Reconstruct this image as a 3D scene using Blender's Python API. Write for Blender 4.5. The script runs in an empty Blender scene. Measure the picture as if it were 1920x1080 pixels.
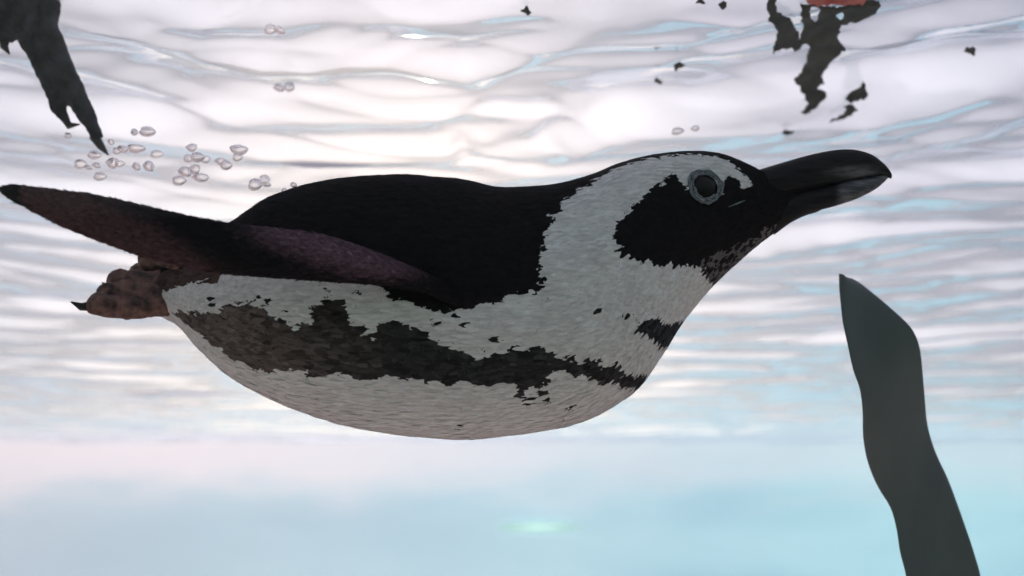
import bpy, bmesh, math, random
import numpy as np
from mathutils import Vector, Matrix
from mathutils.bvhtree import BVHTree

random.seed(4); rng = np.random.default_rng(7)
R = math.radians
scene = bpy.context.scene
COL = scene.collection

# ------------------------------------------------------------------ camera
F = 960 / math.tan(R(27))            # focal length in photo pixels (1920 wide)
PITCH = R(12.3)                      # looking up at the water surface from below
cam_d = bpy.data.cameras.new('camera'); cam = bpy.data.objects.new('camera', cam_d); COL.objects.link(cam)
cam_d.sensor_width = 36; cam_d.lens = 18 / math.tan(R(27)); cam_d.clip_start = .02; cam_d.clip_end = 500
cam.rotation_euler = (R(90) + PITCH, 0, 0)
cam_d.dof.use_dof = True; cam_d.dof.focus_distance = .80; cam_d.dof.aperture_fstop = 4.4
scene.camera = cam

# ------------------------------------------------------------------ sky and sun
SUN_EL, SUN_AZ = R(17), R(-6)       # azimuth from +Y (beyond the penguin), negative = to the left
w = bpy.data.worlds.new('World'); scene.world = w; w.use_nodes = True
nt = w.node_tree; bg = nt.nodes['Background']
sky = nt.nodes.new('ShaderNodeTexSky'); sky.sky_type = 'NISHITA'; sky.sun_disc = False
sky.sun_elevation = SUN_EL; sky.sun_rotation = SUN_AZ
nt.links.new(sky.outputs[0], bg.inputs[0]); bg.inputs[1].default_value = .06
sd = bpy.data.lights.new('sun', 'SUN'); so = bpy.data.objects.new('sun', sd); COL.objects.link(so)
sd.energy = 4.8; sd.angle = R(.5); sd.color = (1, .93, .86)
d = Vector((math.sin(SUN_AZ) * math.cos(SUN_EL), math.cos(SUN_AZ) * math.cos(SUN_EL), math.sin(SUN_EL)))
so.rotation_euler = d.to_track_quat('Z', 'Y').to_euler(); so.location = d * 20
vs = scene.view_settings
vs.view_transform = 'Standard'; vs.look = 'None'; vs.gamma = 1; vs.exposure = 0.72
scene.render.engine = 'CYCLES'
try:
    scene.cycles.max_bounces = 10; scene.cycles.diffuse_bounces = 5; scene.cycles.caustics_refractive = True
except Exception: pass

# ------------------------------------------------------------------ helpers
SURF = .50           # water surface above the camera
FLOOR = -.70
FAR = 8.0
D = .85              # distance of the penguin's middle plane
cp, sp_ = math.cos(PITCH), math.sin(PITCH)
def unproj(px, py, depth):
    """photo pixel at a distance along the view axis -> world point"""
    x = (px - 960) / F * depth; v = (540 - py) / F * depth
    return Vector((x, depth * cp - v * sp_, depth * sp_ + v * cp))
def on_surface(px, py, dz=0.0):
    p = unproj(px, py, 1.0); k = (SURF + dz) / p.z
    return p * k

def put(o, parent=None):
    COL.objects.link(o)
    if parent is not None: o.parent = parent
    return o
def tag(o, label=None, cat=None, group=None, kind=None):
    if label: o['label'] = label
    if cat: o['category'] = cat
    if group: o['group'] = group
    if kind: o['kind'] = kind
    return o
def empty(name, loc, rot=(0, 0, 0)):
    o = bpy.data.objects.new(name, None); o.empty_display_size = .05
    o.location = loc; o.rotation_euler = rot
    return put(o)
def mesh_np(name, V, Fq, mat, parent=None, smooth=True, col=None):
    me = bpy.data.meshes.new(name)
    me.from_pydata([tuple(v) for v in np.asarray(V)], [], [tuple(f) for f in Fq])
    if smooth: me.shade_smooth()
    if col is not None:
        a = me.color_attributes.new('Col', 'FLOAT_COLOR', 'POINT')
        c4 = np.ones((len(V), 4), np.float32); c4[:, :3] = col
        a.data.foreach_set('color', c4.ravel())
    me.materials.append(mat)
    o = bpy.data.objects.new(name, me)
    return put(o, parent)
def from_bm(name, bm, mat, parent=None, smooth=True):
    me = bpy.data.meshes.new(name); bm.to_mesh(me); bm.free()
    if smooth: me.shade_smooth()
    me.materials.append(mat)
    return put(bpy.data.objects.new(name, me), parent)
def grid_faces(n, m, closed=True):
    """n rings of m verts"""
    i = np.arange(n - 1)[:, None]; j = np.arange(m if closed else m - 1)[None, :]
    j2 = (j + 1) % m
    return np.stack([i * m + j, i * m + j2, (i + 1) * m + j2, (i + 1) * m + j], -1).reshape(-1, 4)

# gradient noise in numpy
_perm = np.random.default_rng(3).permutation(512)
_ang = np.random.default_rng(5).random(512) * 2 * np.pi
def noise2(x, y, seed=0):
    x = np.asarray(x, float); y = np.asarray(y, float)
    xi = np.floor(x).astype(int); yi = np.floor(y).astype(int); xf = x - xi; yf = y - yi
    u = xf * xf * xf * (xf * (xf * 6 - 15) + 10); v = yf * yf * yf * (yf * (yf * 6 - 15) + 10)
    def g(a, b, dx, dy):
        h = _ang[_perm[(_perm[(a + seed * 17) % 512] + b) % 512]]
        return np.cos(h) * dx + np.sin(h) * dy
    n00 = g(xi, yi, xf, yf); n10 = g(xi + 1, yi, xf - 1, yf)
    n01 = g(xi, yi + 1, xf, yf - 1); n11 = g(xi + 1, yi + 1, xf - 1, yf - 1)
    return 1.4 * ((n00 * (1 - u) + n10 * u) * (1 - v) + (n01 * (1 - u) + n11 * u) * v)

def catmull(P, n):
    """resample a control table (k x c) to n rows, centripetal-free Catmull-Rom by arc length of first 2 cols"""
    P = np.asarray(P, float); k = len(P)
    Q = np.vstack([2 * P[0] - P[1], P, 2 * P[-1] - P[-2]])
    s = np.concatenate([[0], np.cumsum(np.linalg.norm(np.diff(P[:, :4], axis=0), axis=1))]); s /= s[-1]
    u = np.interp(np.linspace(0, 1, n), s, np.arange(k)); i = np.clip(u.astype(int), 0, k - 2); t = (u - i)[:, None]
    p0, p1, p2, p3 = Q[i], Q[i + 1], Q[i + 2], Q[i + 3]
    return .5 * (2 * p1 + (p2 - p0) * t + (2 * p0 - 5 * p1 + 4 * p2 - p3) * t ** 2 + (3 * p1 - p0 - 3 * p2 + p3) * t ** 3)

def inside(poly, X, Y):
    poly = np.asarray(poly, float); res = np.zeros(X.shape, bool); n = len(poly); j = n - 1
    for i in range(n):
        xi, yi = poly[i]; xj, yj = poly[j]
        if yi != yj:
            c = ((yi > Y) != (yj > Y)) & (X < (xj - xi) * (Y - yi) / (yj - yi) + xi)
            res ^= c
        j = i
    return res

# ------------------------------------------------------------------ materials
def new_mat(name):
    m = bpy.data.materials.new(name); m.use_nodes = True
    return m, m.node_tree, m.node_tree.nodes['Principled BSDF']
def noise_node(nt, scale, detail=4, rough=.55, vec=None):
    n = nt.nodes.new('ShaderNodeTexNoise'); n.inputs['Scale'].default_value = scale
    n.inputs['Detail'].default_value = detail; n.inputs['Roughness'].default_value = rough
    if vec is not None: nt.links.new(vec, n.inputs['Vector'])
    return n
def bump(nt, b, height, strength, dist=.001):
    n = nt.nodes.new('ShaderNodeBump'); n.inputs['Strength'].default_value = strength
    n.inputs['Distance'].default_value = dist
    nt.links.new(height, n.inputs['Height']); nt.links.new(n.outputs[0], b.inputs['Normal'])
def obj_coord(nt, scale=None):
    t = nt.nodes.new('ShaderNodeTexCoord')
    if scale is None: return t.outputs['Object']
    mp = nt.nodes.new('ShaderNodeMapping'); mp.inputs['Scale'].default_value = scale
    nt.links.new(t.outputs['Object'], mp.inputs['Vector']); return mp.outputs[0]
def mottled(name, c1, c2, scale, rough=.6, bstr=.3, bdist=.001, spec=.4, stretch=None, detail=5):
    m, nt, b = new_mat(name); v = obj_coord(nt, stretch)
    n = noise_node(nt, scale, detail, vec=v); r = nt.nodes.new('ShaderNodeValToRGB')
    r.color_ramp.elements[0].position = .35; r.color_ramp.elements[1].position = .68
    r.color_ramp.elements[0].color = (*c1, 1); r.color_ramp.elements[1].color = (*c2, 1)
    nt.links.new(n.outputs['Fac'], r.inputs[0]); nt.links.new(r.outputs[0], b.inputs['Base Color'])
    b.inputs['Roughness'].default_value = rough; b.inputs['Specular IOR Level'].default_value = spec
    if bstr: bump(nt, b, n.outputs['Fac'], bstr, bdist)
    return m
def attr_mat(name, rough=.65, spec=.25, streak=(60, 400, 400), amt=.35, bstr=.4, sheen=0):
    """colour from the per-feather colour attribute, broken up by fine streaks along the body"""
    m, nt, b = new_mat(name)
    a = nt.nodes.new('ShaderNodeVertexColor'); a.layer_name = 'Col'
    v = obj_coord(nt, streak); n = noise_node(nt, 1.0, 3, .6, v)
    mr = nt.nodes.new('ShaderNodeMapRange'); mr.inputs['From Min'].default_value = .3; mr.inputs['From Max'].default_value = .7
    mr.inputs['To Min'].default_value = 1 - amt; mr.inputs['To Max'].default_value = 1.0 + amt * .25
    nt.links.new(n.outputs['Fac'], mr.inputs['Value'])
    mx = nt.nodes.new('ShaderNodeVectorMath'); mx.operation = 'SCALE'
    nt.links.new(a.outputs[0], mx.inputs[0]); nt.links.new(mr.outputs[0], mx.inputs['Scale'])
    nt.links.new(mx.outputs[0], b.inputs['Base Color'])
    b.inputs['Roughness'].default_value = rough; b.inputs['Specular IOR Level'].default_value = spec
    if sheen:
        b.inputs['Sheen Weight'].default_value = sheen; b.inputs['Sheen Roughness'].default_value = .4
    if bstr: bump(nt, b, n.outputs['Fac'], bstr, .0006)
    return m

M = {}
M['plumage'] = attr_mat('plumage', rough=.8, spec=.10, amt=.24, bstr=.22)
M['flipper'] = attr_mat('flipper_skin', rough=.7, spec=.12, streak=(250, 500, 500), amt=.45, bstr=.5)
M['bill'] = mottled('bill_horn', (.012, .011, .012), (.035, .033, .034), 45, .38, .25, .0008, .4, (1, 3, 3))
M['bill_pale'] = mottled('bill_pale_band', (.07, .07, .07), (.15, .15, .15), 60, .4, .25, .0008, .4, (1, 3, 3))
M['eye'] = mottled('eye_iris', (.006, .005, .005), (.012, .010, .009), 200, .30, 0, spec=.25)
M['eye_skin'] = mottled('eye_ring_skin', (.07, .085, .09), (.24, .275, .285), 600, .5, .5, .0006)
M['foot'] = mottled('foot_skin', (.035, .020, .018), (.30, .155, .115), 120, .6, 1.0, .003)
M['foot_dark'] = mottled('dark_foot_skin', (.004, .005, .008), (.045, .052, .065), 60, .6, .8, .003, .15, detail=3)
M['claw'] = mottled('claw_horn', (.008, .007, .007), (.03, .025, .022), 100, .35, .2)
M['kelp'] = mottled('kelp', (.080, .105, .100), (.12, .145, .138), 14, .6, .5, .002, .3, (1, 1, .35))
M['surface_patch'] = mottled('patch_dark', (.010, .013, .012), (.045, .05, .04), 30, .8, .6, .003, .2)  # for the distorted dark images at the surface, and the specks
M['surface_patch_red'] = mottled('patch_red', (.45, .09, .07), (.65, .22, .18), 40, .7, .5, .003, .2)  # red part of the distorted image at the surface

# pool shell: pale painted concrete
def pool_mat(name, c1, c2):
    return mottled(name, c1, c2, .9, .8, .25, .004, .2, (1, 1, 2.2), 6)
M['wall'] = pool_mat('pale_blue_pool_paint', (.45, .66, .74), (.60, .78, .84))
M['left_wall'] = pool_mat('rose_sandy_render', (.80, .56, .58), (.88, .66, .68))
M['right_wall'] = pool_mat('blue_pool_paint', (.36, .58, .72), (.50, .70, .82))
M['floor'] = pool_mat('pale_sand_floor', (.88, .70, .63), (.94, .80, .74))
M['gallery'] = pool_mat('teal_gallery_wall', (.09, .20, .17), (.13, .27, .235))

def light_sheet_mat():  # added translucent sheet that brightens the far side
    m = bpy.data.materials.new('added_light_sheet'); m.use_nodes = True; nt = m.node_tree
    nt.nodes.clear(); out = nt.nodes.new('ShaderNodeOutputMaterial')
    tr = nt.nodes.new('ShaderNodeBsdfTranslucent'); df = nt.nodes.new('ShaderNodeBsdfDiffuse')
    v = obj_coord(nt, (.5, .5, 2.0)); n = noise_node(nt, .8, 4, .5, v); r = nt.nodes.new('ShaderNodeValToRGB')
    r.color_ramp.elements[0].position = .35; r.color_ramp.elements[1].position = .68
    r.color_ramp.elements[0].color = (.20, .40, .53, 1); r.color_ramp.elements[1].color = (.29, .52, .63, 1)
    nt.links.new(n.outputs['Fac'], r.inputs[0])
    tx_ = nt.nodes.new('ShaderNodeSeparateXYZ'); nt.links.new(obj_coord(nt), tx_.inputs[0])
    mt_ = nt.nodes.new('ShaderNodeMapRange'); mt_.inputs['From Min'].default_value = 3.0; mt_.inputs['From Max'].default_value = -4.0; mt_.inputs['To Max'].default_value = .75
    nt.links.new(tx_.outputs['X'], mt_.inputs['Value'])      # the water light's shift from blue to greyer lilac, put into the tint
    mcl = nt.nodes.new('ShaderNodeMixRGB'); mcl.inputs[2].default_value = (.34, .38, .48, 1); nt.links.new(mt_.outputs[0], mcl.inputs[0]); nt.links.new(r.outputs[0], mcl.inputs[1])
    # bright far water painted as a ragged lilac waterline band, heavier towards one end
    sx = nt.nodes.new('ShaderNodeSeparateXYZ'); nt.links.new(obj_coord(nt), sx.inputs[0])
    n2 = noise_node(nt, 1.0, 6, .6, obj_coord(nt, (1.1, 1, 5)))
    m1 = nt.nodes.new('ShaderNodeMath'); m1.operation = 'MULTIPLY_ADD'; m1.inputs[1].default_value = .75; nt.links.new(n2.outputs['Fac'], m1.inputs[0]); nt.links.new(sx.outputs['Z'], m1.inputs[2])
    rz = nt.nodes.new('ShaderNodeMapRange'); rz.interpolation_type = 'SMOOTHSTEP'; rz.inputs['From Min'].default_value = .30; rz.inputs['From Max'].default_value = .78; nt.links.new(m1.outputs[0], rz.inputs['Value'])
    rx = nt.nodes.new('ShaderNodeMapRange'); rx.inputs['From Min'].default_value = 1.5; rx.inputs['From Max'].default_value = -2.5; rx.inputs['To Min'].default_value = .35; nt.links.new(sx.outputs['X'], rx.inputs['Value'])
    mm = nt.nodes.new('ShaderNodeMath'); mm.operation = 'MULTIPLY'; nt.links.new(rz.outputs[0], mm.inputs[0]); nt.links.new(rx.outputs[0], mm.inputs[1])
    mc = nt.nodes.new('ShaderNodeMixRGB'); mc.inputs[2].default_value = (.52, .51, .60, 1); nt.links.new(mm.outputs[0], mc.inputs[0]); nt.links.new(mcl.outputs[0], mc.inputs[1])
    for q in (tr, df): nt.links.new(mc.outputs[0], q.inputs[0])
    mix = nt.nodes.new('ShaderNodeMixShader'); mix.inputs[0].default_value = .35
    nt.links.new(tr.outputs[0], mix.inputs[1]); nt.links.new(df.outputs[0], mix.inputs[2])
    nt.links.new(mix.outputs[0], out.inputs[0]); return m
M['light_sheet'] = light_sheet_mat()
def water_mat():
    m = bpy.data.materials.new('rippled_water'); m.use_nodes = True; nt = m.node_tree
    nt.nodes.clear(); out = nt.nodes.new('ShaderNodeOutputMaterial')
    tr = nt.nodes.new('ShaderNodeBsdfTranslucent'); tr.inputs[0].default_value = (.79, .80, .95, 1)
    gl = nt.nodes.new('ShaderNodeBsdfGlossy'); gl.inputs['Roughness'].default_value = .11
    gl.inputs[0].default_value = (.90, .95, 1.0, 1)
    mix = nt.nodes.new('ShaderNodeMixShader'); # from below the water mirrors strongly (total internal reflection), from above hardly at all
    # and, as at any water surface, more so at grazing angles
    lw = nt.nodes.new('ShaderNodeLayerWeight'); lw.inputs['Blend'].default_value = .5
    mrb = nt.nodes.new('ShaderNodeMapRange'); mrb.inputs['From Min'].default_value = .55; mrb.inputs['From Max'].default_value = .95
    mrb.inputs['To Min'].default_value = .52; mrb.inputs['To Max'].default_value = .95
    nt.links.new(lw.outputs['Facing'], mrb.inputs['Value'])
    bk = nt.nodes.new('ShaderNodeMath'); bk.operation = 'MULTIPLY'; nt.links.new(mrb.outputs[0], bk.inputs[0])
    nt.links.new(nt.nodes.new('ShaderNodeNewGeometry').outputs['Backfacing'], bk.inputs[1]); nt.links.new(bk.outputs[0], mix.inputs[0])
    g = nt.nodes.new('ShaderNodeNewGeometry')
    n = noise_node(nt, 14, 3, .5, g.outputs['Position'])
    bp = nt.nodes.new('ShaderNodeBump'); bp.inputs['Strength'].default_value = .15; bp.inputs['Distance'].default_value = .01
    nt.links.new(n.outputs['Fac'], bp.inputs['Height'])
    nt.links.new(bp.outputs[0], tr.inputs['Normal']); nt.links.new(bp.outputs[0], gl.inputs['Normal'])
    nt.links.new(tr.outputs[0], mix.inputs[1]); nt.links.new(gl.outputs[0], mix.inputs[2])
    tp = nt.nodes.new('ShaderNodeBsdfTransparent'); mix2 = nt.nodes.new('ShaderNodeMixShader'); mtp = nt.nodes.new('ShaderNodeMapRange'); mtp.inputs['From Min'].default_value = .55; mtp.inputs['From Max'].default_value = .95
    mtp.inputs['To Min'].default_value = .24; mtp.inputs['To Max'].default_value = .03
    nt.links.new(lw.outputs['Facing'], mtp.inputs['Value']); nt.links.new(mtp.outputs[0], mix2.inputs[0])
    nt.links.new(mix.outputs[0], mix2.inputs[1]); nt.links.new(tp.outputs[0], mix2.inputs[2])
    nt.links.new(mix2.outputs[0], out.inputs[0]); return m
M['water'] = water_mat()

# ------------------------------------------------------------------ the pool
XW = 6.0; NEAR = -.6
def slab(name, lo, hi, mat):
    bm = bmesh.new(); bmesh.ops.create_cube(bm, size=1)
    for v in bm.verts: v.co = Vector([lo[i] + (v.co[i] + .5) * (hi[i] - lo[i]) for i in range(3)])
    return tag(from_bm(name, bm, mat, smooth=False), kind='structure')
TOP = SURF + .06
slab('pool_floor', (-XW, NEAR, FLOOR - .2), (XW, FAR, FLOOR), M['floor'])
# the far side is an added translucent sheet, letting daylight brighten the backdrop
tag(mesh_np('pool_light_sheet_far', [(-XW - .3, FAR, FLOOR - .2), (XW + .3, FAR, FLOOR - .2), (XW + .3, FAR, TOP), (-XW - .3, FAR, TOP)], [(0, 1, 2, 3)], M['light_sheet'], smooth=False), kind='structure')
slab('pool_wall_left', (-XW - .3, NEAR, FLOOR - .2), (-XW, FAR, TOP), M['left_wall'])
slab('pool_wall_right', (XW, NEAR, FLOOR - .2), (XW + .3, FAR, TOP), M['right_wall'])
slab('pool_wall_viewing', (-XW - .3, NEAR - .3, FLOOR - .2), (XW + .3, NEAR, TOP), M['gallery'])

STREAKS = [([(180, -10), (330, 60), (480, 98), (560, 108), (640, 84), (720, 86), (800, 116), (880, 130), (960, 96), (1060, 55), (1160, 12)], .013, .050),
           ([(780, 290), (870, 296), (1000, 282), (1140, 232), (1290, 214)], .010, .060),
           ([(150, 150), (280, 178), (400, 208), (500, 205), (620, 186)], .009, .055),
           ([(1380, 160), (1560, 108), (1750, 62), (1930, 28)], .010, .055),
           ([(1430, 265), (1560, 228), (1700, 182), (1930, 108)], .010, .065),
           ([(1480, 330), (1640, 300), (1780, 250), (1930, 205)], .009, .070)]
STREAKS = [(np.array([on_surface(a, b)[:2] for a, b in p]), amp, wid) for p, amp, wid in STREAKS]
def wave(x, y):
    r = np.hypot(x + .05, y - .0)
    wx = noise2(x * 1.3, y * 1.3, 1); wy = noise2(x * 1.6 + 9, y * 1.6, 2)
    ph = r + .16 * wx + .07 * noise2(x * 3.3, y * 3.3, 3)
    a = np.sin(ph * 2 * np.pi / .36)
    u = (ph / .36 + .2) % 1.0                     # lopsided swell: long gentle rise, short steep fall away from the camera
    saw = np.where(u < .78, u / .78, (1 - u) / .22); saw = saw * saw * (3 - 2 * saw)
    h = .019 * saw * np.clip(.5 + .9 * noise2(x * 1.1 + 4, y * 1.1, 4), 0, 1.3)
    h += .006 * np.sin((r + .12 * wy) * 2 * np.pi / .21 + 1.3) * (.5 + noise2(x * 1.7, y * 2.1 + 3, 5))
    h += .015 * noise2(x * 1.6, y * 3.2, 6) + .0042 * noise2(x * 3.6 + 2, y * 7.5, 7) + .0016 * noise2(x * 14, y * 19, 8)
    thp = np.arctan2(x + .05, y + .5); rr = np.hypot(x + .05, y + .5)
    rid = np.clip(1 - np.abs(noise2(thp * 2.6 + 3 + .4 * wx, rr * 4.2 + .5 * wy, 11)) * 1.6, 0, 1) ** 4
    rid2 = np.clip(1 - np.abs(noise2(thp * 6.5 + 1, rr * 11, 12)) * 1.6, 0, 1) ** 3
    h += -.005 * rid - .0030 * rid2
    for P, amp, wid in STREAKS:                   # single steep swells that catch the low sun
        x0, x1 = P[0, 0], P[-1, 0]; fade = np.clip((x - x0) / .12, 0, 1) * np.clip((x1 - x) / .12, 0, 1)
        u = (y - np.interp(x, P[:, 0], P[:, 1]) + .03 * noise2(x * 7, y * 3, 13)) / (wid * (1 + .4 * noise2(x * 5, y * 2, 14)))
        h += -1.7 * amp * u * np.exp(-u * u) * fade
    c = on_surface(955, 262); dx = (x - c.x) / .07; dy = (y - c.y) / .09      # a ring ripple shaped for the distorted reflection above the penguin's neck
    q = np.hypot(dx, dy) + .35 * noise2(x * 14, y * 14, 9)
    h += .009 * np.exp(-((q - 1) / .30) ** 2)
    far = np.clip((r - 2) / 5, 0, 1)
    return 1.2 * h * (1 - .15 * far)
ys = np.concatenate([np.linspace(NEAR, .6, 30)[:-1], .6 + (FAR - .6) * (np.linspace(0, 1, 620) ** 2.1)])
xs = np.sinh(np.linspace(-1, 1, 620) * 2.2) / math.sinh(2.2) * XW
GX, GY = np.meshgrid(xs, ys); H = SURF + wave(GX, GY)
V = np.stack([GX, GY, H], -1).reshape(-1, 3)
tag(mesh_np('water_surface', V, grid_faces(len(ys), len(xs), False), M['water']), kind='structure')

# ------------------------------------------------------------------ swimming penguin
def uv(px, py, wdep=0.0):
    """penguin-local x and z for a photo pixel, wdep metres in front of the middle plane"""
    k = (D - wdep) / F
    return (np.asarray(px, float) - 960) * k, (540 - np.asarray(py, float)) * k
def px_of(P):
    """local points -> photo pixels of the near side (the far side mirrors it)"""
    k = F / (D - np.abs(P[:, 1]))
    return 960 + P[:, 0] * k, 540 - P[:, 2] * k
root = empty('penguin', unproj(960, 540, D), (PITCH, 0, 0))
tag(root, 'black and white spotted penguin swimming with one flipper swept back', 'penguin')

# side outline: top (x, y), belly (x, y), half width as a share of half height
PAIRS = [(288, 545, 284, 578, .8), (308, 506, 312, 596, .9), (350, 472, 346, 617, .95), (400, 440, 395, 668, .95), (450, 411, 455, 715, .95),
         (530, 364, 540, 757, .93), (640, 337, 650, 794, .90), (760, 330, 770, 814, .88), (860, 338, 890, 820, .86),
         (940, 353, 1010, 806, .84), (1000, 351, 1110, 780, .82), (1060, 342, 1190, 730, .80), (1110, 328, 1238, 666, .78),
         (1160, 308, 1279, 604, .74), (1210, 294, 1320, 553, .70), (1260, 286, 1356, 516, .67), (1310, 284, 1396, 480, .65),
         (1350, 289, 1425, 456, .63), (1385, 301, 1452, 436, .60), (1415, 315, 1480, 418, .54), (1440, 328, 1506, 405, .46),
         (1475, 342, 1535, 395, .36), (1500, 352, 1545, 388, .20)]
NS, NT = 300, 150
T = catmull(PAIRS, NS)
tu, tv = uv(T[:, 0], T[:, 1]); bu, bv = uv(T[:, 2], T[:, 3])
cx, cz = (tu + bu) / 2, (tv + bv) / 2; ax, az = (tu - bu) / 2, (tv - bv) / 2
half = np.hypot(ax, az); wd = half * T[:, 4]
th = np.linspace(0, 2 * np.pi, NT, endpoint=False)
c_, s_ = np.cos(th), np.sin(th)
BV = np.stack([cx[:, None] + ax[:, None] * c_, -wd[:, None] * s_, cz[:, None] + az[:, None] * c_], -1)
sh = (1 + .006 * noise2(np.arange(NS)[:, None] * .05, th[None, :] * 2.0, 3))[..., None]
ctr = np.stack([cx, 0 * cx, cz], -1)[:, None, :]
BV = ctr + (BV - ctr) * sh
BVf = BV.reshape(-1, 3); BF = grid_faces(NS, NT)

POLY = {
 'back': [(250, 440), (300, 505), (440, 500), (600, 510), (730, 520), (742, 545), (765, 566), (800, 570), (838, 586), (868, 594), (884, 576), (905, 580),
          (925, 568), (945, 572), (960, 556), (985, 552), (1000, 543), (1022, 548), (1040, 530), (1033, 512), (1030, 480), (1036, 450), (1033, 432), (1046, 412), (1046, 398),
          (1062, 392), (1066, 376), (1085, 366), (1100, 350), (1125, 338), (1140, 326), (1175, 310), (1215, 299), (1260, 292), (1310, 290), (1345, 294),
          (1375, 305), (1400, 330), (1425, 345), (1440, 300), (1300, 200), (300, 200)],
 'face': [(1268, 322), (1286, 342), (1296, 362), (1316, 380), (1340, 378), (1358, 360), (1362, 338), (1376, 329), (1392, 342), (1400, 353), (1414, 350), (1408, 333), (1425, 318),
          (1560, 280), (1600, 400), (1510, 415), (1350, 535), (1336, 524), (1318, 498), (1300, 491), (1285, 495), (1262, 489), (1240, 492), (1222, 484), (1200, 482), (1186, 470),
          (1160, 472), (1172, 452), (1158, 440), (1166, 420), (1160, 412), (1185, 400), (1190, 385), (1215, 366), (1235, 345), (1258, 336)],
 'chin': [(1310, 498), (1350, 468), (1400, 450), (1440, 425), (1500, 400), (1545, 380), (1600, 420), (1350, 560)],
 'band': [(338, 600), (345, 590), (368, 594), (398, 594), (404, 576), (412, 592), (432, 580), (452, 566), (468, 576), (492, 566), (500, 582), (520, 584), (545, 606), (566, 618), (575, 626),
          (584, 606), (600, 608), (612, 580), (626, 574), (640, 558), (660, 560), (668, 586), (684, 606), (700, 622), (706, 642), (718, 646), (722, 614), (745, 606), (765, 600), (785, 617), (812, 620),
          (832, 641), (860, 647), (890, 657), (915, 672), (930, 668), (950, 660), (972, 650), (990, 662), (1006, 650), (1042, 650), (1062, 668), (1085, 664), (1100, 672), (1126, 668), (1150, 684), (1165, 672),
          (1182, 692), (1215, 694), (1260, 690), (1245, 730), (1195, 716), (1180, 718), (1160, 708), (1138, 710), (1118, 700), (1095, 700), (1078, 688), (1046, 694), (1042, 708), (1036, 735), (1028, 733),
          (1020, 715), (1005, 722), (1000, 742), (988, 736), (980, 722), (960, 715), (935, 722), (900, 714), (862, 722), (845, 712), (808, 718), (800, 708), (770, 712), (740, 706), (700, 712),
          (660, 704), (635, 706), (605, 716), (590, 698), (560, 700), (545, 692), (520, 706), (500, 690), (492, 698), (465, 680), (450, 678), (430, 658), (415, 656), (395, 636), (372, 622), (352, 604)],
 'breast': [(1196, 606), (1212, 592), (1240, 588), (1262, 598), (1300, 590), (1268, 645), (1248, 642), (1232, 628), (1212, 618)],
 'rump': [(240, 620), (276, 598), (292, 556), (318, 545), (345, 540), (372, 530), (400, 524), (424, 532), (440, 510), (440, 450), (240, 450)],
}
SPOTS = [(630, 545, 10, 6), (690, 550, 7, 5), (890, 613, 5, 5), (950, 631, 6, 5), (846, 641, 5, 6), (920, 655, 6, 6), (834, 604, 5, 7), (840, 612, 4, 4), (1045, 745, 7, 5), (1010, 747, 7, 5),
         (1086, 760, 8, 5), (880, 800, 6, 3), (1075, 781, 5, 2), (545, 585, 5, 5), (548, 600, 4, 5), (568, 606, 5, 5), (412, 562, 4, 8), (505, 564, 4, 6), (520, 566, 4, 5), (606, 582, 7, 5), (700, 612, 8, 8),
         (1136, 570, 6, 3), (1182, 580, 6, 3), (1198, 581, 5, 3), (934, 668, 6, 6), (1039, 545, 5, 6), (985, 650, 5, 6), (464, 560, 4, 6), (660, 700, 6, 7), (856, 718, 6, 7), (595, 708, 5, 8), (1144, 668, 6, 5)]
def pattern(P, jit=0.0):
    """feather colour by place on the body"""
    X, Y = px_of(P); n = len(X)
    if jit: X = X + rng.normal(0, jit, n); Y = Y + rng.normal(0, jit, n)
    tone = 1 + .10 * rng.standard_normal(n) if jit else np.ones(n)
    C = np.empty((n, 3)); C[:] = (.86, .83, .79)
    C *= (1 + .05 * noise2(X * .012, Y * .02, 2))[:, None]
    black = np.array((.014, .012, .013)); 
    bandc = np.array((.042, .040, .040))[None, :] * (1 - np.clip((760 - X) / 300, 0, 1))[:, None] + np.array((.165, .132, .115))[None, :] * np.clip((760 - X) / 300, 0, 1)[:, None]
    up = np.clip((640 - Y) / 60, 0, 1) * (X > 560); bandc = bandc * (1 - .55 * up)[:, None]
    m = inside(POLY['band'], X, Y); C[m] = (bandc * (rng.uniform(.55, 1.5, n)[:, None] if jit else .7))[m]
    m = inside(POLY['breast'], X, Y); C[m] = np.array((.032, .033, .038)) * (rng.uniform(.3, 1.9, (int(m.sum()), 1)) if jit else .6)
    if jit:
        m = inside(POLY['chin'], X, Y)
        for (sx, sy, rx, ry) in SPOTS:
            q = ((X - sx) / rx) ** 2 + ((Y - sy) / ry) ** 2 < 1; C[q] = (.025, .024, .025)
    m = inside(POLY['rump'], X, Y); C[m] = (.10, .065, .055)
    m = inside(POLY['back'], X, Y); C[m] = black
    m = inside(POLY['face'], X, Y); C[m] = black
    if jit:
        m = inside(POLY['chin'], X, Y) & inside(POLY['face'], X, Y) & (rng.random(n) < .55); C[m] = (.19, .165, .165)
    dark = C[:, 0] < .12
    tone = np.where(dark, 1 + .30 * (tone - 1) / .10 * .6, tone * .6 + .4)
    return np.clip(C * tone[:, None], .004, .9)
body = mesh_np('body', BVf, [tuple(f) for f in BF] + [tuple(range(NT))[::-1], tuple(range((NS - 1) * NT, NS * NT))], M['plumage'], root, col=pattern(BVf))

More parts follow.
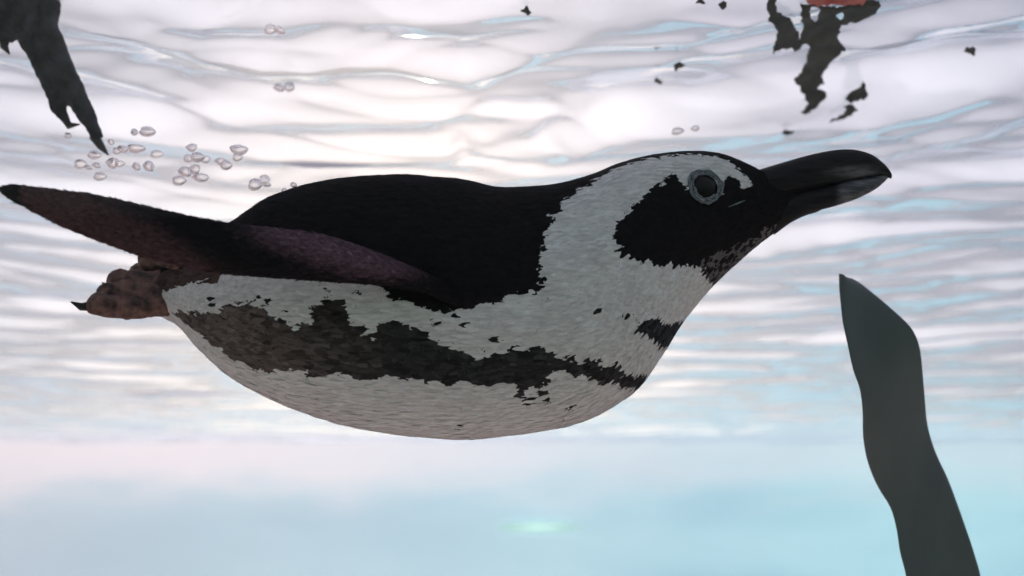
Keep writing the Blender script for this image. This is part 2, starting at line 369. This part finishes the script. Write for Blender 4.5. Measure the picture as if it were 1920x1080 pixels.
def norms(G, closed=True):
    ds = np.gradient(G, axis=0)
    dt = (np.roll(G, -1, 1) - np.roll(G, 1, 1)) if closed else np.gradient(G, axis=1)
    n = np.cross(ds, dt); n /= np.linalg.norm(n, axis=-1, keepdims=True) + 1e-12
    ds /= np.linalg.norm(ds, axis=-1, keepdims=True) + 1e-12
    return n, ds
def feathers(name, G, count, mat, parent, colour, length, width, lift=.035, tail_sign=-1, limit=None):
    """thousands of small overlapping feathers laid over a lofted surface G (rings x points)"""
    n, ds = norms(G)
    c0 = G.mean(axis=1, keepdims=True)
    if ((G - c0) * n).sum() < 0: n = -n
    ns, ntt = G.shape[:2]
    e1 = np.linalg.norm(G[1:] - G[:-1], axis=-1); e2 = np.linalg.norm(np.roll(G, -1, 1) - G, axis=-1)[:-1]
    area = (e1 * e2).ravel(); cdf = np.cumsum(area) / area.sum()
    # even spread: stratified along the cumulated area, cells visited in order
    q = np.searchsorted(cdf, (np.arange(count) + rng.random(count)) / count); q = np.clip(q, 0, len(area) - 1)
    i, j = q // ntt, q % ntt; j2 = (j + 1) % ntt
    a, b = rng.random(count)[:, None], rng.random(count)[:, None]
    def bil(A): return (A[i, j] * (1 - a) + A[i + 1, j] * a) * (1 - b) + (A[i, j2] * (1 - a) + A[i + 1, j2] * a) * b
    p = bil(G); nn = bil(n); nn /= np.linalg.norm(nn, axis=1, keepdims=True)
    f = bil(ds) * tail_sign; f -= nn * (f * nn).sum(1, keepdims=True); f /= np.linalg.norm(f, axis=1, keepdims=True)
    g = np.cross(nn, f); ang = rng.normal(0, .10, count)[:, None]
    f, g = f * np.cos(ang) + g * np.sin(ang), g * np.cos(ang) - f * np.sin(ang)
    frac = (i + a[:, 0]) / (ns - 1)
    L = length(frac) * (1 + .18 * rng.standard_normal(count)); W = width(frac) * (1 + .12 * rng.standard_normal(count))
    C = colour(p)
    if limit is not None:
        k = limit(p); p, nn, f, g, L, W, C = p[k], nn[k], f[k], g[k], L[k], W[k], C[k]; count = len(p)
    rows = [(-.15, .40, -.02), (.45, .50, .035), (.82, .40, lift), (1.02, .07, lift * 1.15)]
    V = np.empty((count, 8, 3)); N = np.empty((count, 8, 3)); lf = (1 + .5 * rng.standard_normal(count)).clip(.2, 2.2)[:, None]
    for r, (t, hw, z) in enumerate(rows):
        base = p + f * (L * t)[:, None] + nn * (L[:, None] * z * lf + .0002)
        for s, sg in enumerate((-1, 1)):
            V[:, r * 2 + s] = base + g * (sg * W * hw)[:, None]
            nv = nn + .10 * sg * g + .04 * (t - .4) * f
            N[:, r * 2 + s] = nv / np.linalg.norm(nv, axis=1, keepdims=True)
    k = (np.arange(count) * 8)[:, None, None]
    Q = np.array([[0, 2, 3, 1], [2, 4, 5, 3], [4, 6, 7, 5]])[None] + k
    V = V.reshape(-1, 3); Q = Q.reshape(-1, 4)
    me = bpy.data.meshes.new(name)
    me.vertices.add(len(V)); me.vertices.foreach_set('co', V.astype(np.float32).ravel())
    me.loops.add(Q.size); me.loops.foreach_set('vertex_index', Q.astype(np.int32).ravel())
    me.polygons.add(len(Q)); me.polygons.foreach_set('loop_start', np.arange(0, Q.size, 4, dtype=np.int32))
    me.update(calc_edges=True)
    at = me.color_attributes.new('Col', 'FLOAT_COLOR', 'POINT'); c4 = np.ones((len(V), 4), np.float32); c4[:, :3] = np.repeat(C, 8, 0)
    at.data.foreach_set('color', c4.ravel())
    me.shade_smooth(); me.normals_split_custom_set_from_vertices(N.reshape(-1, 3).tolist())
    me.materials.append(mat)
    return tag(put(bpy.data.objects.new(name, me), parent), kind='stuff')

def body_len(fr): return np.interp(fr, [0, .1, .55, .72, .85, 1], [.010, .011, .010, .0075, .0050, .0028])
def body_wid(fr): return np.interp(fr, [0, .1, .55, .72, .85, 1], [.0040, .0040, .0038, .0034, .0026, .0016])
eye_u, eye_v = uv(1322, 350, .05)
def no_eye(p):
    X, Y = px_of(p); return (np.hypot(X - 1325, Y - 350) > 33)
feathers('plumage', BV, 90000, M['plumage'], root, lambda p: pattern(p, 1.6), body_len, body_wid, limit=no_eye)

bvh = BVHTree.FromPolygons([Vector(v) for v in BVf], [tuple(int(q) for q in f) for f in BF])
def near_hit(px, py):
    """point of the near side under a photo pixel, in penguin-local space"""
    o = Vector((0, -D, 0)); d_ = Vector(((px - 960) / F, 1, (540 - py) / F)).normalized()
    loc, nor, *_ = bvh.ray_cast(o, d_); 
    if nor.y > 0: nor = -nor
    return loc, nor

# eyes
def eye(side):
    p, n = near_hit(1322, 350)
    if side < 0: p = Vector((p.x, -p.y, p.z)); n = Vector((n.x, -n.y, n.z))
    q = n.to_track_quat('Z', 'Y').to_matrix().to_4x4()
    bm = bmesh.new(); bmesh.ops.create_uvsphere(bm, u_segments=32, v_segments=20, radius=.0118)
    bmesh.ops.transform(bm, matrix=Matrix.Translation(p - n * .0030) @ q @ Matrix.Diagonal((1, 1, .62, 1)), verts=bm.verts)
    e = from_bm('eye', bm, M['eye'], root)
    # two fleshy rings of bare skin, lumpy
    nr, mr = 72, 10
    for R0, t0, up in ((.0112, .0011, .0026), (.0138, .0014, .0012)):
        V = []
        for a in range(nr):
            A = 2 * math.pi * a / nr
            Rr = R0 + .0006 * math.sin(3 * A + 1) + .0003 * math.sin(7 * A); t = t0 * (1 + .35 * math.sin(5 * A + 2) + .25 * math.sin(11 * A))
            for b in range(mr):
                B = 2 * math.pi * b / mr
                V.append(tuple(q @ Vector(((Rr + t * math.cos(B)) * math.cos(A), (Rr + t * math.cos(B)) * math.sin(A), .8 * t * math.sin(B))) + p + n * up))
        Fq = [(a * mr + b, ((a + 1) % nr) * mr + b, ((a + 1) % nr) * mr + (b + 1) % mr, a * mr + (b + 1) % mr) for a in range(nr) for b in range(mr)]
        mesh_np('eye_ring', V, Fq, M['eye_skin'], e)
eye(1); eye(-1)

# bill
def loft_px(name, tab, mat, parent, n=60, m=28, sq=2.0, wd=0.0, side=1, rough=0.0):
    """tab rows: top x, top y, bottom x, bottom y, half thickness (m), depth in front of middle plane (m)"""
    t = catmull(tab, n); a, b = uv(t[:, 0], t[:, 1], t[:, 5]); c, e = uv(t[:, 2], t[:, 3], t[:, 5])
    th = np.linspace(0, 2 * np.pi, m, endpoint=False); co, si = np.cos(th), np.sin(th)
    co = np.sign(co) * np.abs(co) ** (2 / sq); si = np.sign(si) * np.abs(si) ** (2 / sq)
    G = np.stack([((a + c) / 2)[:, None] + ((a - c) / 2)[:, None] * co, -side * (t[:, 5][:, None] + t[:, 4][:, None] * si), ((b + e) / 2)[:, None] + ((b - e) / 2)[:, None] * co], -1)
    return G
def caps(n, m): return [tuple(range(m))[::-1], tuple(range((n - 1) * m, n * m))]
UP = [(1424, 318, 1440, 380, .0150, 0), (1440, 313, 1455, 376, .0145, 0), (1470, 304, 1485, 368, .0135, 0), (1520, 290, 1530, 357, .0118, 0), (1568, 281, 1570, 347, .0102, 0), (1604, 281, 1604, 340, .0085, 0),
      (1634, 290, 1632, 333, .0068, 0), (1655, 305, 1650, 329, .0045, 0), (1666, 317, 1662, 332, .0030, 0), (1672, 327, 1667, 334, .0018, 0), (1672, 333, 1670, 335, .0006, 0)]
LO = [(1440, 374, 1452, 440, .0130, 0), (1470, 364, 1490, 413, .0128, 0), (1515, 354, 1528, 397, .0115, 0), (1562, 345, 1568, 386, .0098, 0), (1602, 337, 1606, 373, .0080, 0), (1634, 331, 1638, 357, .0060, 0), (1654, 328, 1656, 343, .0035, 0), (1663, 327, 1664, 335, .0012, 0)]
def bill_part(name, tab, sq):
    G = loft_px(name, tab, None, None, sq=sq); n, m = G.shape[:2]
    V = G.reshape(-1, 3).copy(); X, Y = px_of(V)
    C = np.empty((len(V), 3)); C[:] = (.016, .015, .016)
    if name == 'lower_mandible':
        k = np.clip((X - 1566) / 14, 0, 1)[:, None]; C = C * (1 - k) + np.array((.17, .17, .18)) * k
    else:
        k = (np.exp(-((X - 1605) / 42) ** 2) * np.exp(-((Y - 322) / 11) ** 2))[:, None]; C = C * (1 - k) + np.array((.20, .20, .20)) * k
    return mesh_np(name, V, [tuple(f) for f in grid_faces(n, m)] + caps(n, m), M['bill_col'], root, col=C)
M['bill_col'] = attr_mat('bill_horn_coloured', rough=.5, spec=.2, streak=(60, 200, 350), amt=.8, bstr=.6)
bill_part('upper_mandible', UP, 2.0); bill_part('lower_mandible', LO, 2.0)

# flippers
FL = [(905, 530, 912, 588, .014, .055), (850, 528, 868, 580, .014, .084), (780, 503, 792, 550, .012, .106), (700, 471, 710, 534, .011, .120), (600, 440, 600, 526, .0095, .132), (500, 427, 490, 518, .0085, .140),
      (430, 419, 410, 511, .0078, .147), (350, 405, 320, 494, .0070, .155), (260, 384, 240, 471, .0060, .163), (180, 367, 160, 441, .0050, .170), (110, 357, 95, 413, .0040, .176), (50, 350, 50, 389, .0030, .180), (24, 348, 24, 375, .0022, .183), (12, 350, 13, 367, .0015, .1845), (7, 355, 8, 360, .0008, .185)]
def flip_col(P):
    """rosy under-wing skin at the outer half, pink sheen painted over the skin near the root, black between, with soft borders"""
    X0, Y0 = px_of(P); n = len(X0); C = np.empty((n, 3)); C[:] = (.014, .012, .014); K = 20
    outer = [(44, 330), (110, 340), (200, 382), (300, 428), (380, 480), (440, 530), (300, 520), (130, 470), (40, 420)]
    root_sheen = [(480, 410), (620, 436), (700, 464), (800, 512), (770, 524), (690, 516), (600, 488), (500, 452)]  # pink sheen near the root, put into the colour
    for poly, c, sx, sy in ((outer, (.115, .058, .062), 20, 12), (root_sheen, (.21, .115, .15), 30, 9)):
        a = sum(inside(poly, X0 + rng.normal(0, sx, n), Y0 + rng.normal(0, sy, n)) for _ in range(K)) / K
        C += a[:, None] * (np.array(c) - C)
    C *= (1 + .16 * rng.standard_normal(n)).clip(.5, 1.6)[:, None]
    C[X0 < 46] = (.010, .009, .010)
    return C
for side in (1, -1):
    G = loft_px('flipper', FL, None, None, n=140, m=44, side=side)
    # camber along the chord and a slight twist
    V = G.reshape(-1, 3); n, m = G.shape[:2]
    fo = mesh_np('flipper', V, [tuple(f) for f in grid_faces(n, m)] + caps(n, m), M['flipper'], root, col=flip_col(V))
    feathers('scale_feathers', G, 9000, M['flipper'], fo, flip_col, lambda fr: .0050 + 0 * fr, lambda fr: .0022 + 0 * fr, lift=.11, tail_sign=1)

# feet and tail
def tube(bm, pts, rad, seg=14):
    """tapered tube through points with round ends"""
    pts = [Vector(p) for p in pts]; rings = []
    n = len(pts)
    for k, p in enumerate(pts):
        t = (pts[min(k + 1, n - 1)] - pts[max(k - 1, 0)]).normalized()
        a = t.orthogonal().normalized(); b = t.cross(a)
        rings.append([bm.verts.new(p + (a * math.cos(2 * math.pi * s / seg) + b * math.sin(2 * math.pi * s / seg)) * rad[k]) for s in range(seg)])
    for k in range(n - 1):
        # align rings to avoid twist
        off = min(range(seg), key=lambda o: (rings[k][0].co - rings[k + 1][o].co).length)
        rings[k + 1] = rings[k + 1][off:] + rings[k + 1][:off]
        for s in range(seg): bm.faces.new((rings[k][s], rings[k][(s + 1) % seg], rings[k + 1][(s + 1) % seg], rings[k + 1][s]))
    bm.faces.new(rings[0][::-1]); bm.faces.new(rings[-1])
def ball(bm, p, r, s=(1, 1, 1)):
    g = bmesh.ops.create_uvsphere(bm, u_segments=14, v_segments=10, radius=r)
    for v in g['verts']: v.co = Vector((v.co.x * s[0], v.co.y * s[1], v.co.z * s[2])) + Vector(p)
def fused(name, bm, mat, parent, voxel=.0016, smooth=3, rough=.0035):
    o = from_bm(name, bm, mat, parent)
    r = o.modifiers.new('fuse', 'REMESH'); r.mode = 'VOXEL'; r.voxel_size = voxel; r.use_smooth_shade = True
    s = o.modifiers.new('soften', 'SMOOTH'); s.iterations = smooth; s.factor = .5
    if rough:
        for nm, sc, st in (('lumps', .016, rough), ('scales', .005, rough * .55)):
            tx = bpy.data.textures.new(nm, 'CLOUDS'); tx.noise_scale = sc; tx.noise_depth = 2
            dm = o.modifiers.new(nm, 'DISPLACE'); dm.texture = tx; dm.strength = st; dm.mid_level = .5; dm.texture_coords = 'LOCAL'
    return o
def L3(px, py, wdep):
    a, b = uv(px, py, wdep); return Vector((float(a), -wdep, float(b)))
def foot(side, dx=0, dy=0):
    bm = bmesh.new()
    def P(x, y, w_): return L3(x + dx, y + dy, w_ * side)
    toes = [([(390, 556, .004), (300, 572, .016), (238, 577, .028), (195, 573, .036), (165, 574, .039)], [.012, .0105, .0098, .0090, .0055]),
            ([(390, 545, .004), (300, 556, .014), (245, 553, .020), (212, 553, .022), (190, 560, .024)], [.012, .0105, .0100, .0085, .0050]),
            ([(390, 532, .003), (310, 534, .006), (262, 530, .007), (232, 530, .006), (215, 538, .006)], [.011, .0105, .0095, .0095, .0055])]
    for pts, rad in toes:
        tube(bm, [P(*q) for q in pts], rad)
        for q, r in zip(pts[1:4], rad[1:4]): ball(bm, P(q[0] - 8, q[1] - 4, q[2]), r * 1.08)
    tube(bm, [P(400, 545, .0), P(345, 552, .002), P(300, 556, .010)], [.013, .013, .010])
    fo = fused('foot', bm, M['foot'], root)
    for (a, b) in (((170, 574, .039), (133, 566, .043)), ((196, 560, .024), (168, 566, .026)), ((222, 538, .006), (200, 546, .006))):
        bm = bmesh.new(); A, B = P(*a), P(*b); mid = (A + B) / 2 + Vector((0, 0, -.0022))
        tube(bm, [A, mid, B], [.0044, .0032, .0006], 10); from_bm('claw', bm, M['claw'], fo)
foot(1); foot(-1, 58, -36)
bm = bmesh.new()
for k in range(-4, 5):
    w0 = .006 * k; a = abs(k)
    tube(bm, [L3(400, 500, w0 * .6), L3(340 + a * 2, 502 - a, w0), L3(284 + a * 8, 492 + a * 2, w0 * 1.4)], [.006, .005, .0016], 8)
tail = from_bm('tail', bm, M['foot'], root)

# pale crease of bare skin in front of the eye
p1, n1 = near_hit(1366, 388); p2, n2 = near_hit(1396, 376)
bm = bmesh.new(); tube(bm, [p1 + n1 * .0006, (p1 + p2) / 2 + n1 * .0011, p2 + n2 * .0006], [.0003, .0009, .0003], 8)
from_bm('skin_crease', bm, M['eye_skin'], root)

# ------------------------------------------------------------------ second penguin, floating at the surface: only its feet hang into view
DF = 1.0
def fw(px, py, dd=0.0): return unproj(px, py, DF + dd)
root2 = empty('floating_penguin', fw(-60, -160))
tag(root2, 'dark penguin floating at the surface with its webbed feet hanging down', 'penguin')
o2 = Vector(root2.location)
def Q(px, py, dd=0.0): return fw(px, py, dd) - o2
def hanging_foot(toes, webs, ankle, claws):
    bm = bmesh.new()
    for pts, rad in toes + ankle: tube(bm, [Q(*p) for p in pts], rad)
    for (a, b) in webs:
        n = 7
        for k in range(n):
            A = Q(*a[0]).lerp(Q(*a[1]), k / (n - 1)); B = Q(*b[0]).lerp(Q(*b[1]), k / (n - 1))
            tube(bm, [A, (A + B) / 2, B], [.0050, .0045, .0050], 8)
    fo = fused('foot', bm, M['foot_dark'], root2, .0022, 3)
    for pts in claws:
        bm = bmesh.new(); tube(bm, [Q(*p) for p in pts], [.0052, .0038, .0006], 10); from_bm('claw', bm, M['claw'], fo)
hanging_foot(
    toes=[([(72, 60), (98, 120), (136, 180), (166, 225), (184, 260)], [.013, .0105, .0088, .0080, .0058]),
          ([(50, 60), (78, 120), (100, 172), (109, 203), (121, 222)], [.012, .0090, .0078, .0074, .0050]),
          ([(85, 50), (118, 110), (142, 165), (164, 208), (176, 235)], [.012, .0085, .0076, .0066, .0045])],
    webs=[(((60, 70), (106, 188)), ((85, 70), (140, 190)))],
    ankle=[([(30, -30, .01), (48, 20), (62, 70)], [.024, .022, .015]), ([(88, -30, .01), (88, 20), (85, 60)], [.014, .013, .010])],
    claws=[[(176, 255), (190, 275), (203, 291)], [(118, 216), (130, 236), (150, 233)]])
hanging_foot(
    toes=[([(30, 20, -.02), (20, 55, -.02), (8, 75, -.02)], [.016, .012, .007]), ([(10, 20, -.02), (-10, 60, -.02), (-30, 80, -.02)], [.016, .012, .007])],
    webs=[], ankle=[([(20, -40, -.01), (22, -10, -.02), (28, 40, -.015), (60, 60, -.005)], [.026, .026, .022, .012])],
    claws=[[(9, 72, -.02), (8, 88, -.02), (18, 102, -.02)], [(-28, 76, -.02), (-38, 90, -.02), (-32, 102, -.02)]])
bm = bmesh.new()      # its body: a plump hull lying in the surface, just above the picture
c2 = Q(-20, -120)
hull = [(-.26, .010), (-.22, .05), (-.14, .085), (-.03, .10), (.08, .095), (.16, .075), (.215, .052), (.25, .05), (.285, .045), (.315, .026), (.335, .012), (.375, .003)]
pts = [c2 + Vector((-.05 - t * .8, t * .6 + .04, .06 + (.03 * max(0, t - .12) / .2))) for t, r in hull]
tube(bm, pts, [r for t, r in hull], 28)
b2 = from_bm('body', bm, mottled('floating_plumage', (.012, .012, .014), (.03, .03, .033), 60, .6, .5, .002), root2)
s = b2.modifiers.new('s', 'SUBSURF'); s.levels = 1; s.render_levels = 1

# ------------------------------------------------------------------ strap of kelp rising from the floor
KD = .92
KL = [(1578, 513, 1580, 518), (1577, 540, 1606, 524), (1577, 575, 1640, 552), (1577, 605, 1675, 585), (1582, 640, 1702, 615), (1592, 690, 1716, 650), (1608, 730, 1725, 700), (1619, 775, 1737, 760), (1624, 820, 1746, 800), (1634, 870, 1762, 850), (1650, 915, 1782, 900), (1668, 950, 1796, 950), (1675, 985, 1806, 990), (1680, 1030, 1820, 1040), (1695, 1085, 1834, 1090),
      (1720, 1200, 1850, 1200), (1745, 1400, 1860, 1400), (1790, 1750, 1876, 1750), (1825, 2100, 1872, 2100), (1838, 2330, 1864, 2330)]
t = catmull([(a, b, c, e, 0, 0) for a, b, c, e in KL], 160)
kb = unproj(1851, 2420, KD); kb.z = FLOOR
kroot = empty('kelp_blade', kb); tag(kroot, 'grey-green strap-like kelp blade with a pointed tip rising alone in the water', 'kelp')
m_ = 20; V = []
fwd = Vector((0, cp, sp_))
for k in range(len(t)):
    yk = (t[k, 1] + t[k, 3]) / 2; 
    dep = KD + .025 * math.sin(yk / 130) 
    A, B = unproj(t[k, 0], t[k, 1], dep), unproj(t[k, 2], t[k, 3], dep + .02)
    for s in range(m_):
        th_ = 2 * math.pi * s / m_; cc, ss = math.cos(th_), math.sin(th_)
        p = (A + B) / 2 + (B - A) / 2 * cc + fwd * (.0045 * ss + .010 * cc * cc * math.sin(yk / 60))
        V.append(p - kb)
mesh_np('blade', V, [tuple(f) for f in grid_faces(len(t), m_)] + caps(len(t), m_), M['kelp'], kroot)
bm = bmesh.new()
stem_top = sum((Vector(v) for v in V[-m_:]), Vector()) / m_
tube(bm, [stem_top + Vector((0, 0, .02)), stem_top.lerp(Vector((0, 0, 0)), .5), Vector((0, 0, .02)), Vector((0, 0, -.01))], [.008, .010, .014, .03], 12)
for k in range(7):
    a = k * .9; tube(bm, [Vector((0, 0, .03)), Vector((.03 * math.cos(a), .03 * math.sin(a), .012)), Vector((.06 * math.cos(a), .06 * math.sin(a), -.004))], [.008, .006, .003], 8)
from_bm('holdfast', bm, M['kelp'], kroot)

# ------------------------------------------------------------------ dark images distorted by the surface, built as thin sheets, and loose specks
def surface_patch(name, poly, holes, mat, parent, origin, step=3.0, thick=.004, seed=1):
    P = np.array(poly, float); x0, y0 = P.min(0) - 4; x1, y1 = P.max(0) + 4
    gx = np.arange(x0, x1, step); gy = np.arange(y0, y1, step); X, Y = np.meshgrid(gx, gy)
    Xn = X + 4 * noise2(X * .09, Y * .09, seed); Yn = Y + 4 * noise2(X * .09 + 7, Y * .09, seed + 1)
    keep = inside(P, Xn, Yn)
    for (hx, hy, rx, ry) in holes: keep &= ((Xn - hx) / rx) ** 2 + ((Yn - hy) / ry) ** 2 > 1
    bm = bmesh.new(); vt = {}
    def vert(i, j, top):
        if (i, j, top) not in vt:
            px, py = x0 + (j - .5) * step, y0 + (i - .5) * step
            z = 0 if top else -thick * (.5 + .5 * float(noise2(px * .06, py * .06, seed + 2)))
            q = on_surface(px, py, -.003)
            for _ in range(2): q = on_surface(px, py, .6 * float(wave(q.x, q.y)) - .003 - thick)
            vt[(i, j, top)] = bm.verts.new(q - origin + Vector((0, 0, z)))
        return vt[(i, j, top)]
    ni, nj = keep.shape
    for i in range(ni):
        for j in range(nj):
            if not keep[i, j]: continue
            bm.faces.new([vert(i, j, 0), vert(i, j + 1, 0), vert(i + 1, j + 1, 0), vert(i + 1, j, 0)])
            bm.faces.new([vert(i, j, 1), vert(i + 1, j, 1), vert(i + 1, j + 1, 1), vert(i, j + 1, 1)])
            for di, dj, e in ((-1, 0, ((i, j), (i, j + 1))), (1, 0, ((i + 1, j + 1), (i + 1, j))), (0, -1, ((i + 1, j), (i, j))), (0, 1, ((i, j + 1), (i + 1, j + 1)))):
                a, b = i + di, j + dj
                if not (0 <= a < ni and 0 <= b < nj and keep[a, b]):
                    try: bm.faces.new([vert(*e[0], 1), vert(*e[1], 1), vert(*e[1], 0), vert(*e[0], 0)])
                    except ValueError: pass
    bmesh.ops.recalc_face_normals(bm, faces=bm.faces)
    for _ in range(3): bmesh.ops.smooth_vert(bm, verts=bm.verts, factor=.5, use_axis_x=True, use_axis_y=True, use_axis_z=True)
    return from_bm(name, bm, mat, parent)
P1 = [(1436, -30), (1455, -30), (1456, 20), (1480, 30), (1492, 50), (1502, 62), (1496, 75), (1490, 90), (1465, 92), (1446, 103), (1452, 75), (1458, 55), (1440, 35)]
P2 = [(1500, 6), (1530, 4), (1560, 12), (1600, 6), (1640, -6), (1652, 12), (1640, 26), (1610, 40), (1578, 46), (1575, 62), (1572, 75), (1586, 92), (1570, 105), (1556, 120), (1541, 140), (1546, 155), (1532, 167), (1554, 170), (1545, 187), (1530, 202), (1512, 213), (1498, 209), (1515, 195), (1508, 180), (1495, 160), (1488, 145), (1505, 130), (1512, 110), (1515, 80), (1490, 96), (1478, 85), (1500, 70), (1505, 50), (1500, 25)]
wc = on_surface(1540, 90)
wroot = empty('distorted_image', wc); tag(wroot, 'large ragged dark image with a red edge, distorted by the water surface, built as thin sheets', 'dark_shape')
surface_patch('dark_image', P1, [], M['surface_patch'], wroot, wc, seed=1)
surface_patch('dark_image', P2, [(1527, 24, 9, 13), (1577, 28, 6, 7)], M['surface_patch'], wroot, wc, seed=4)
surface_patch('red_image', [(1505, -40), (1600, -60), (1650, -40), (1622, 5), (1590, 12), (1560, 5), (1530, 10), (1512, 6)], [], M['surface_patch_red'], wroot, wc, seed=8)
def frag(poly, label, seed):
    c = np.mean(np.array(poly, float), 0); o = on_surface(*c)
    f = surface_patch('dark_scrap', poly, [], M['surface_patch'], None, o, step=2.2, thick=.003, seed=seed); f.location = o
    tag(f, label, 'dark_shape', 'loose dark scraps and specks at the surface')
frag([(1585, 185), (1588, 176), (1608, 163), (1621, 150), (1628, 180), (1612, 188), (1595, 191)], 'pointed dark scrap of the distorted image beside its large part', 3)
frag([(1550, 228), (1570, 218), (1586, 207), (1580, 198), (1595, 193), (1611, 205), (1590, 216), (1570, 227)], 'long slanting dark scrap of the distorted image below the pointed scrap', 5)
def blob(x, y, rx, ry): return [(x + rx * math.cos(a) * (1 + .25 * math.sin(3 * a + x)), y + ry * math.sin(a) * (1 + .25 * math.sin(2 * a + y))) for a in np.linspace(0, 2 * math.pi, 14, endpoint=False)]
for x, y, rx, ry in ((1271, 123, 10, 9), (986, 18, 9, 8), (1354, 10, 9, 8), (1233, 150, 7, 5), (1820, 94, 12, 8), (1313, 1, 8, 5), (1478, 247, 12, 5)):
    frag(blob(x, y, rx, ry), 'tiny dark speck drifting alone at the water surface', int(x) % 9)

# ------------------------------------------------------------------ air bubbles
mb = bpy.data.materials.new('air_bubble'); mb.use_nodes = True; nt = mb.node_tree; nt.nodes.clear()
out = nt.nodes.new('ShaderNodeOutputMaterial'); gls = nt.nodes.new('ShaderNodeBsdfGlass'); gls.inputs['IOR'].default_value = .75
gls.inputs['Roughness'].default_value = .02; gls.inputs[0].default_value = (1, .985, .98, 1); tb = nt.nodes.new('ShaderNodeBsdfTranslucent'); tb.inputs[0].default_value = (1, .86, .84, 1)
mxb = nt.nodes.new('ShaderNodeMixShader'); mxb.inputs[0].default_value = .15
nt.links.new(gls.outputs[0], mxb.inputs[1]); nt.links.new(tb.outputs[0], mxb.inputs[2]); nt.links.new(mxb.outputs[0], out.inputs[0])
BUB = [(276, 247, 12), (252, 248, 7), (254, 279, 13), (231, 280, 10), (220, 283, 9), (208, 266, 6), (177, 291, 10), (150, 308, 11), (166, 314, 7), (181, 310, 8), (187, 331, 10), (212, 306, 11), (224, 307, 8), (256, 312, 9), (279, 312, 12),
       (293, 289, 9), (360, 277, 10), (353, 297, 8), (370, 295, 13), (385, 299, 9), (347, 322, 11), (366, 318, 11), (376, 333, 13), (335, 339, 10), (414, 303, 10), (424, 310, 10), (449, 281, 14), (445, 295, 8), (478, 346, 14), (495, 337, 10), (500, 346, 8), (551, 347, 7), (534, 358, 7), (127, 254, 6)]
def bubble(x, y, r, label, group, dep, seed):
    bm = bmesh.new(); bmesh.ops.create_icosphere(bm, subdivisions=3, radius=r / F * dep)
    k = random.Random(seed)
    a, b, c, ph = k.uniform(.85, 1.25), k.uniform(.9, 1.2), k.uniform(.6, 1.0), k.uniform(0, 6)
    for v in bm.verts:
        q = 1 + .13 * math.sin(3 * math.atan2(v.co.y, v.co.x) + ph) * (1 - abs(v.co.normalized().z)) + .12 * math.sin(2.6 * math.atan2(v.co.z, v.co.x) + ph * 2)
        v.co = Vector((v.co.x * a * q, v.co.y * b * q, v.co.z * c + .15 * v.co.x * math.sin(ph)))
    o = from_bm('air_bubble', bm, mb); o.location = unproj(x, y, dep)
    tag(o, label, 'bubble', group)
for k, (x, y, r) in enumerate(BUB):
    dep = .93 + .05 * random.Random(k).random()
    if x < 310: lab, grp = 'small glassy air bubble in the loose scatter round the hanging claw tip', 'bubbles round the claw tip'
    elif x < 400: lab, grp = 'glassy air bubble in the tight knot between claw scatter and back', 'knot of bubbles'
    elif x < 460: lab, grp = 'glassy air bubble of the small foursome beside the tight bubble knot', 'foursome of bubbles'
    elif x < 510: lab, grp = "glassy air bubble of the trio close to the swimming penguin's back", 'trio of bubbles by the back'
    else: lab, grp, dep = "tiny air bubble touching the rear of the swimming penguin's back", 'bubbles on the back', .86
    bubble(x, y, r, lab, grp, dep, k)
for k, (x, y, r) in enumerate(((507, 55, 11), (525, 57, 11))): bubble(x, y, r, 'pinkish bubble of a touching pair high under the grey swell', 'high pair of bubbles', 1.02, 50 + k)
for k, (x, y, r) in enumerate(((523, 165, 10), (542, 163, 10))): bubble(x, y, r, 'pinkish bubble of a touching pair on a pale streak of the surface', 'streak pair of bubbles', 1.15, 60 + k)
for k, (x, y, r) in enumerate(((1270, 246, 9), (1304, 241, 8))): bubble(x, y, r, "small round bubble just above the crown of the penguin's head", 'bubbles above the head', 1.1, 70 + k)

# ------------------------------------------------------------------ pale green glint at the far side, built as a glowing oval
c = unproj(1010, 988, 1); c = c * ((FAR - .01) / c.y)
lroot = empty('glint_oval', c); tag(lroot, 'pale green oval glint built as a faintly glowing body at the blue far side', 'glint')
bm = bmesh.new(); bmesh.ops.create_uvsphere(bm, u_segments=32, v_segments=12, radius=1)
for v in bm.verts: v.co = Vector((v.co.x * .34, v.co.y * .05, v.co.z * .055))
ml, ntl, bl = new_mat('glint_glow'); bl.inputs['Base Color'].default_value = (.40, .62, .74, 1); bl.inputs['Emission Color'].default_value = (.62, 1, .86, 1)
gq = ntl.nodes.new('ShaderNodeTexGradient'); gq.gradient_type = 'QUADRATIC_SPHERE'; ntl.links.new(obj_coord(ntl, (2.9, 1, 17)), gq.inputs[0])
me_ = ntl.nodes.new('ShaderNodeMath'); me_.operation = 'MULTIPLY_ADD'; me_.inputs[1].default_value = .40; me_.inputs[2].default_value = .34
ntl.links.new(gq.outputs['Fac'], me_.inputs[0]); ntl.links.new(me_.outputs[0], bl.inputs['Emission Strength'])
from_bm('lens', bm, ml, lroot)  # oval body that carries the glint's glow
# ------------------------------------------------------------------ the water itself: a pale, even haze round everything
hm = bpy.data.materials.new('water_haze'); hm.use_nodes = True; nt = hm.node_tree; nt.nodes.clear()
out = nt.nodes.new('ShaderNodeOutputMaterial'); pv = nt.nodes.new('ShaderNodeVolumePrincipled')
pv.inputs['Color'].default_value = (.86, .93, .97, 1); pv.inputs['Density'].default_value = .036; pv.inputs['Anisotropy'].default_value = .6
nt.links.new(pv.outputs[0], out.inputs['Volume'])
lo, hi = (-XW - .6, NEAR - .6, FLOOR - 1.2), (XW + .6, FAR + .6, SURF + .5)
bm = bmesh.new(); bmesh.ops.create_cube(bm, size=1)
for v in bm.verts: v.co = Vector([lo[i] + (v.co[i] + .5) * (hi[i] - lo[i]) for i in range(3)])
tag(from_bm('haze', bm, hm, smooth=False), kind='stuff')
